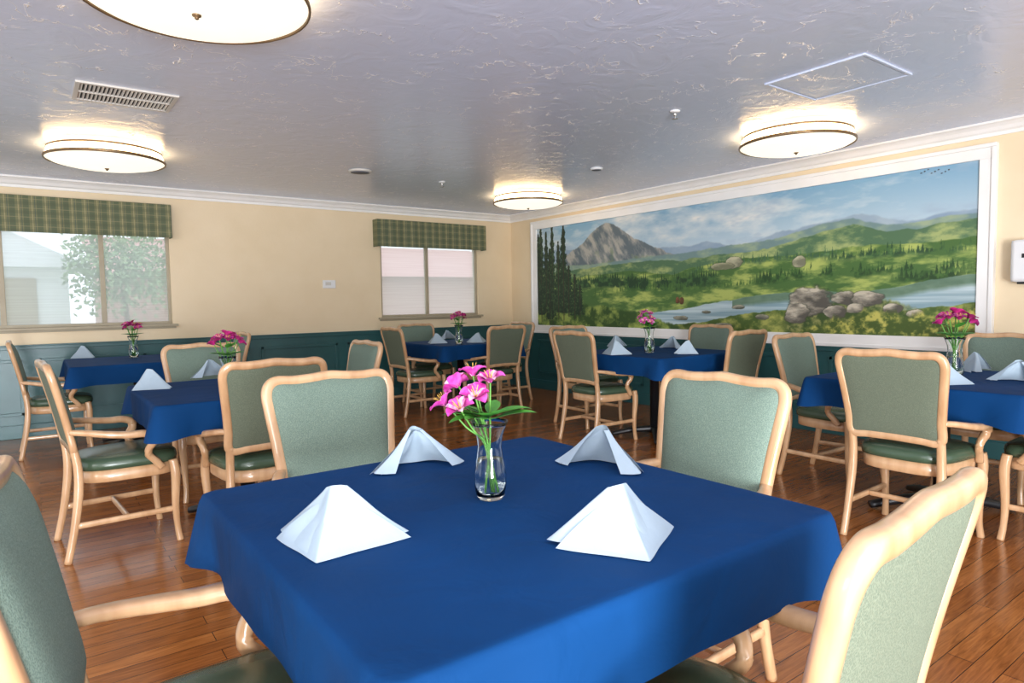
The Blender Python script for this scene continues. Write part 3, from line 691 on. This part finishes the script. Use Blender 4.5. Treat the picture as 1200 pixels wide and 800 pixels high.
# ------------------------------------------------------------------ vases and flowers
def make_vase(lb):
    t = thing('vase', lb, 'vase', group='clear glass bud vases')
    o = [(.028, 0), (.034, .008), (.039, .035), (.038, .06), (.031, .10), (.028, .125), (.031, .15), (.040, .175), (.045, .185)]
    inn = [(.0435, .185), (.0385, .175), (.0295, .15), (.0265, .125), (.0295, .10), (.0365, .06), (.0372, .035), (.032, .010), (.012, .007)]
    bm = B(); lathe(bm, o+inn, 40); obj('glass_body', bm, M['glass'], t)
    bm = B(); lathe(bm, [(.011, .0075), (.0315, .0105), (.0368, .035), (.0361, .06), (.0300, .095)], 32); obj('water', bm, M['water'], t)
    return t
def petal(bm, L, w, a, tilt, curl, mi):
    ns = 7; nw = 4; rows = []; ca, sa = math.cos(a), math.sin(a)
    for j in range(ns+1):
        t = j/ns; ww = w*math.sin(PI*min(1, .06+t*.93))**.7
        r = L*(t*math.cos(tilt)*(1-.2*t*t)+.35*t*t*math.cos(tilt+curl)); z = L*(math.sin(tilt)*t-.40*t*t*t)
        row = []
        for i in range(nw+1):
            s = -1+2*i/nw; q = s*ww/2; zz = z+.2*ww*s*s
            row.append(bm.verts.new((r*ca-q*sa, r*sa+q*ca, zz)))
        rows.append(row)
    for A, Bq in zip(rows, rows[1:]):
        for i in range(nw):
            f = bm.faces.new((A[i], A[i+1], Bq[i+1], Bq[i])); f.material_index = mi
def bloom_mesh(seed):
    rr = random.Random(seed); bm = B(); a0 = rr.random()*6
    for k in range(3): petal(bm, .044, .036, a0+k*2*PI/3, .85, -.6, 0)
    for k in range(3): petal(bm, .042, .022, a0+PI/3+k*2*PI/3, 1.0, -.6, 1)
    for k in range(5):
        a = a0+k*1.25; n0 = len(bm.faces); sweep(bm, [(0, 0, 0), (.006*math.cos(a), .006*math.sin(a), .018), (.012*math.cos(a), .012*math.sin(a), .032)], .0008, .0008, ref=(.3, 1, 0), n=5, sub=2)
        bm.faces.ensure_lookup_table()
        for f in bm.faces[n0:]: f.material_index = 2
    return bm
def leaf_bm(L, w, droop):
    bm = B(); rows = []
    for j in range(9):
        t = j/8; ww = w*math.sin(PI*(.05+.95*t))**.8; x = L*t; z = L*(.35*t-droop*t*t)
        rows.append([bm.verts.new((x, s*ww/2, z+.12*ww*abs(s))) for s in (-1, -.5, 0, .5, 1)])
    for a, b in zip(rows, rows[1:]):
        for i in range(4): bm.faces.new((a[i], a[i+1], b[i+1], b[i]))
    return bm
def bouquet(lb, blooms, leaves, mats, seed):
    t = thing('flower_bouquet', lb, 'flowers', group='pink alstroemeria bouquets'); rr = random.Random(seed)
    for k, (x, y, z) in enumerate(blooms):
        b0 = Vector((-.015*math.copysign(1, x+.001)*rr.random(), rr.uniform(-.012, .012), .018)); nk = Vector((x*.12, y*.12, .13))
        bm = B(); sweep(bm, [b0, nk, Vector((x*.55, y*.55, z*.72)), Vector((x, y, z-.012))], .0022, .0022, ref=(.2, 1, .1), n=7, sub=5); st_ = obj('stem', bm, M['stem'], t)
        o = obj('bloom', bloom_mesh(seed*10+k), mats, st_); o.location = (x, y, z-.014)
        o.rotation_euler = (rr.uniform(-.5, .5)-y*6, x*8+rr.uniform(-.35, .35), 0)
    for k, (z, a, L, w, d) in enumerate(leaves):
        o = obj('leaf', leaf_bm(L*.85, w*1.6, d), M['leaf'], t); o.location = (.012*math.cos(a), .012*math.sin(a), z); o.rotation_euler = (0, 0, a)
    return t
rd_ = -.635
def rot2(x, y): return (x*math.cos(rd_)-y*math.sin(rd_), x*math.sin(rd_)+y*math.cos(rd_))
bl = [(-.100, -.01, .240), (-.072, .02, .278), (-.030, -.025, .258), (.004, .0, .290), (-.038, .02, .304), (-.064, -.036, .230)]
bl = [(*rot2(x, y), z) for x, y, z in bl]
lv = [(.20, rd_+.2, .11, .026, .25), (.20, rd_-.3, .095, .026, .1), (.195, rd_+PI, .12, .026, .3), (.20, rd_+PI-.4, .10, .024, .2), (.19, rd_-1.5, .07, .026, .15), (.20, rd_+1.4, .08, .024, .0), (.19, rd_+PI+.5, .11, .028, .35), (.17, rd_+2.4, .07, .022, .2), (.205, rd_+PI+.2, .08, .024, -.05), (.20, rd_-.9, .08, .026, 0), (.19, rd_-2.2, .09, .03, .2), (.19, rd_-2.8, .1, .03, .1), (.19, rd_-.1, .12, .03, .2), (.195, rd_-1.9, .07, .03, 0)]
vpos = [onz(575, 583, ZT_), onz(268, 459, ZT_), onz(157, 419, ZT_), onz(538, 403, ZT_), onz(761, 413, ZT_), onz(1118, 442, ZT_)]
vn = ['on the nearest table', 'on the second left table', 'on the table under the wide window', 'on the far corner table', 'on the mural centre table', 'on the right hand table']
v0 = make_vase('clear glass bud vase '+vn[0]); v0.location = vpos[0]
PM = [M['petal'], M['petalpale'], M['anther']]; PD = [M['petaldark'], M['petal'], M['anther']]
b0 = bouquet('pink alstroemeria with green leaves in the vase '+vn[0], bl, lv, PM, 3); b0.location = vpos[0]
bl2 = [(-.06, 0, .26), (-.03, .03, .285), (0, -.03, .28), (.03, .03, .29), (.06, 0, .265), (0, .0, .305), (-.04, -.03, .285), (.045, -.025, .285)]
lv2 = [(.19, a, .09, .026, .15) for a in (0, 1, 2.1, 3.2, 4.3, 5.3)]+[(.23, a, .07, .022, -.1) for a in (.5, 2.6, 4.7)]
b1 = None
for k in range(1, 6):
    sc = [1, 1.05, 1.1, 1.15, 1.2, 1.22][k]
    dup(v0, vpos[k], 0, 'clear glass bud vase '+vn[k], scale=sc)
    lb = ('dark magenta' if k != 4 else 'loose pink')+' alstroemeria bunch in the vase '+vn[k]
    if k == 4: dup(b0, vpos[k], .9, lb, scale=sc)
    elif b1 is None: b1 = bouquet(lb, bl2, lv2, PD, 8); b1.location = vpos[k]; b1.scale = (sc,)*3
    else: dup(b1, vpos[k], k*1.1, lb, scale=sc)

# ------------------------------------------------------------------ light
w = bpy.data.worlds.new('world'); bpy.context.scene.world = w; w.use_nodes = True
bg = w.node_tree.nodes['Background']; bg.inputs[0].default_value = (.92, .96, 1, 1); bg.inputs[1].default_value = 1.7
def area(name, loc, tgt, size, power, c):
    l = bpy.data.lights.new(name, 'AREA'); l.shape = 'SQUARE'; l.size = size; l.energy = power; l.color = c
    o = bpy.data.objects.new(name, l); C.objects.link(o); o.location = loc
    o.rotation_euler = (Vector(tgt)-Vector(loc)).to_track_quat('-Z', 'Y').to_euler()
area('fill_key', (-2.4, -4.8, 2.35), (3.4, 5.0, 1.0), 2.2, 170, (1, .96, .90))  # added unseen key light far behind the camera, evens out the front
area('fill_left', (-5.0, -.6, 2.3), (2.5, 3.2, .8), 2.0, 120, (1, .96, .91))  # added unseen fill from the left, lifts the sides turned that way
area('fill_up', (-.6, -2.8, .6), (2.9, 4.6, 2.5), 1.4, 430, (.90, .94, 1))  # added unseen uplight behind the camera, brightens the ceiling
area('fill_top', (.5, -.5, 2.44), (.8, 0.4, 0), 1.3, 30, (1, .95, .88))  # added unseen top fill over the nearest table, not a room fixture
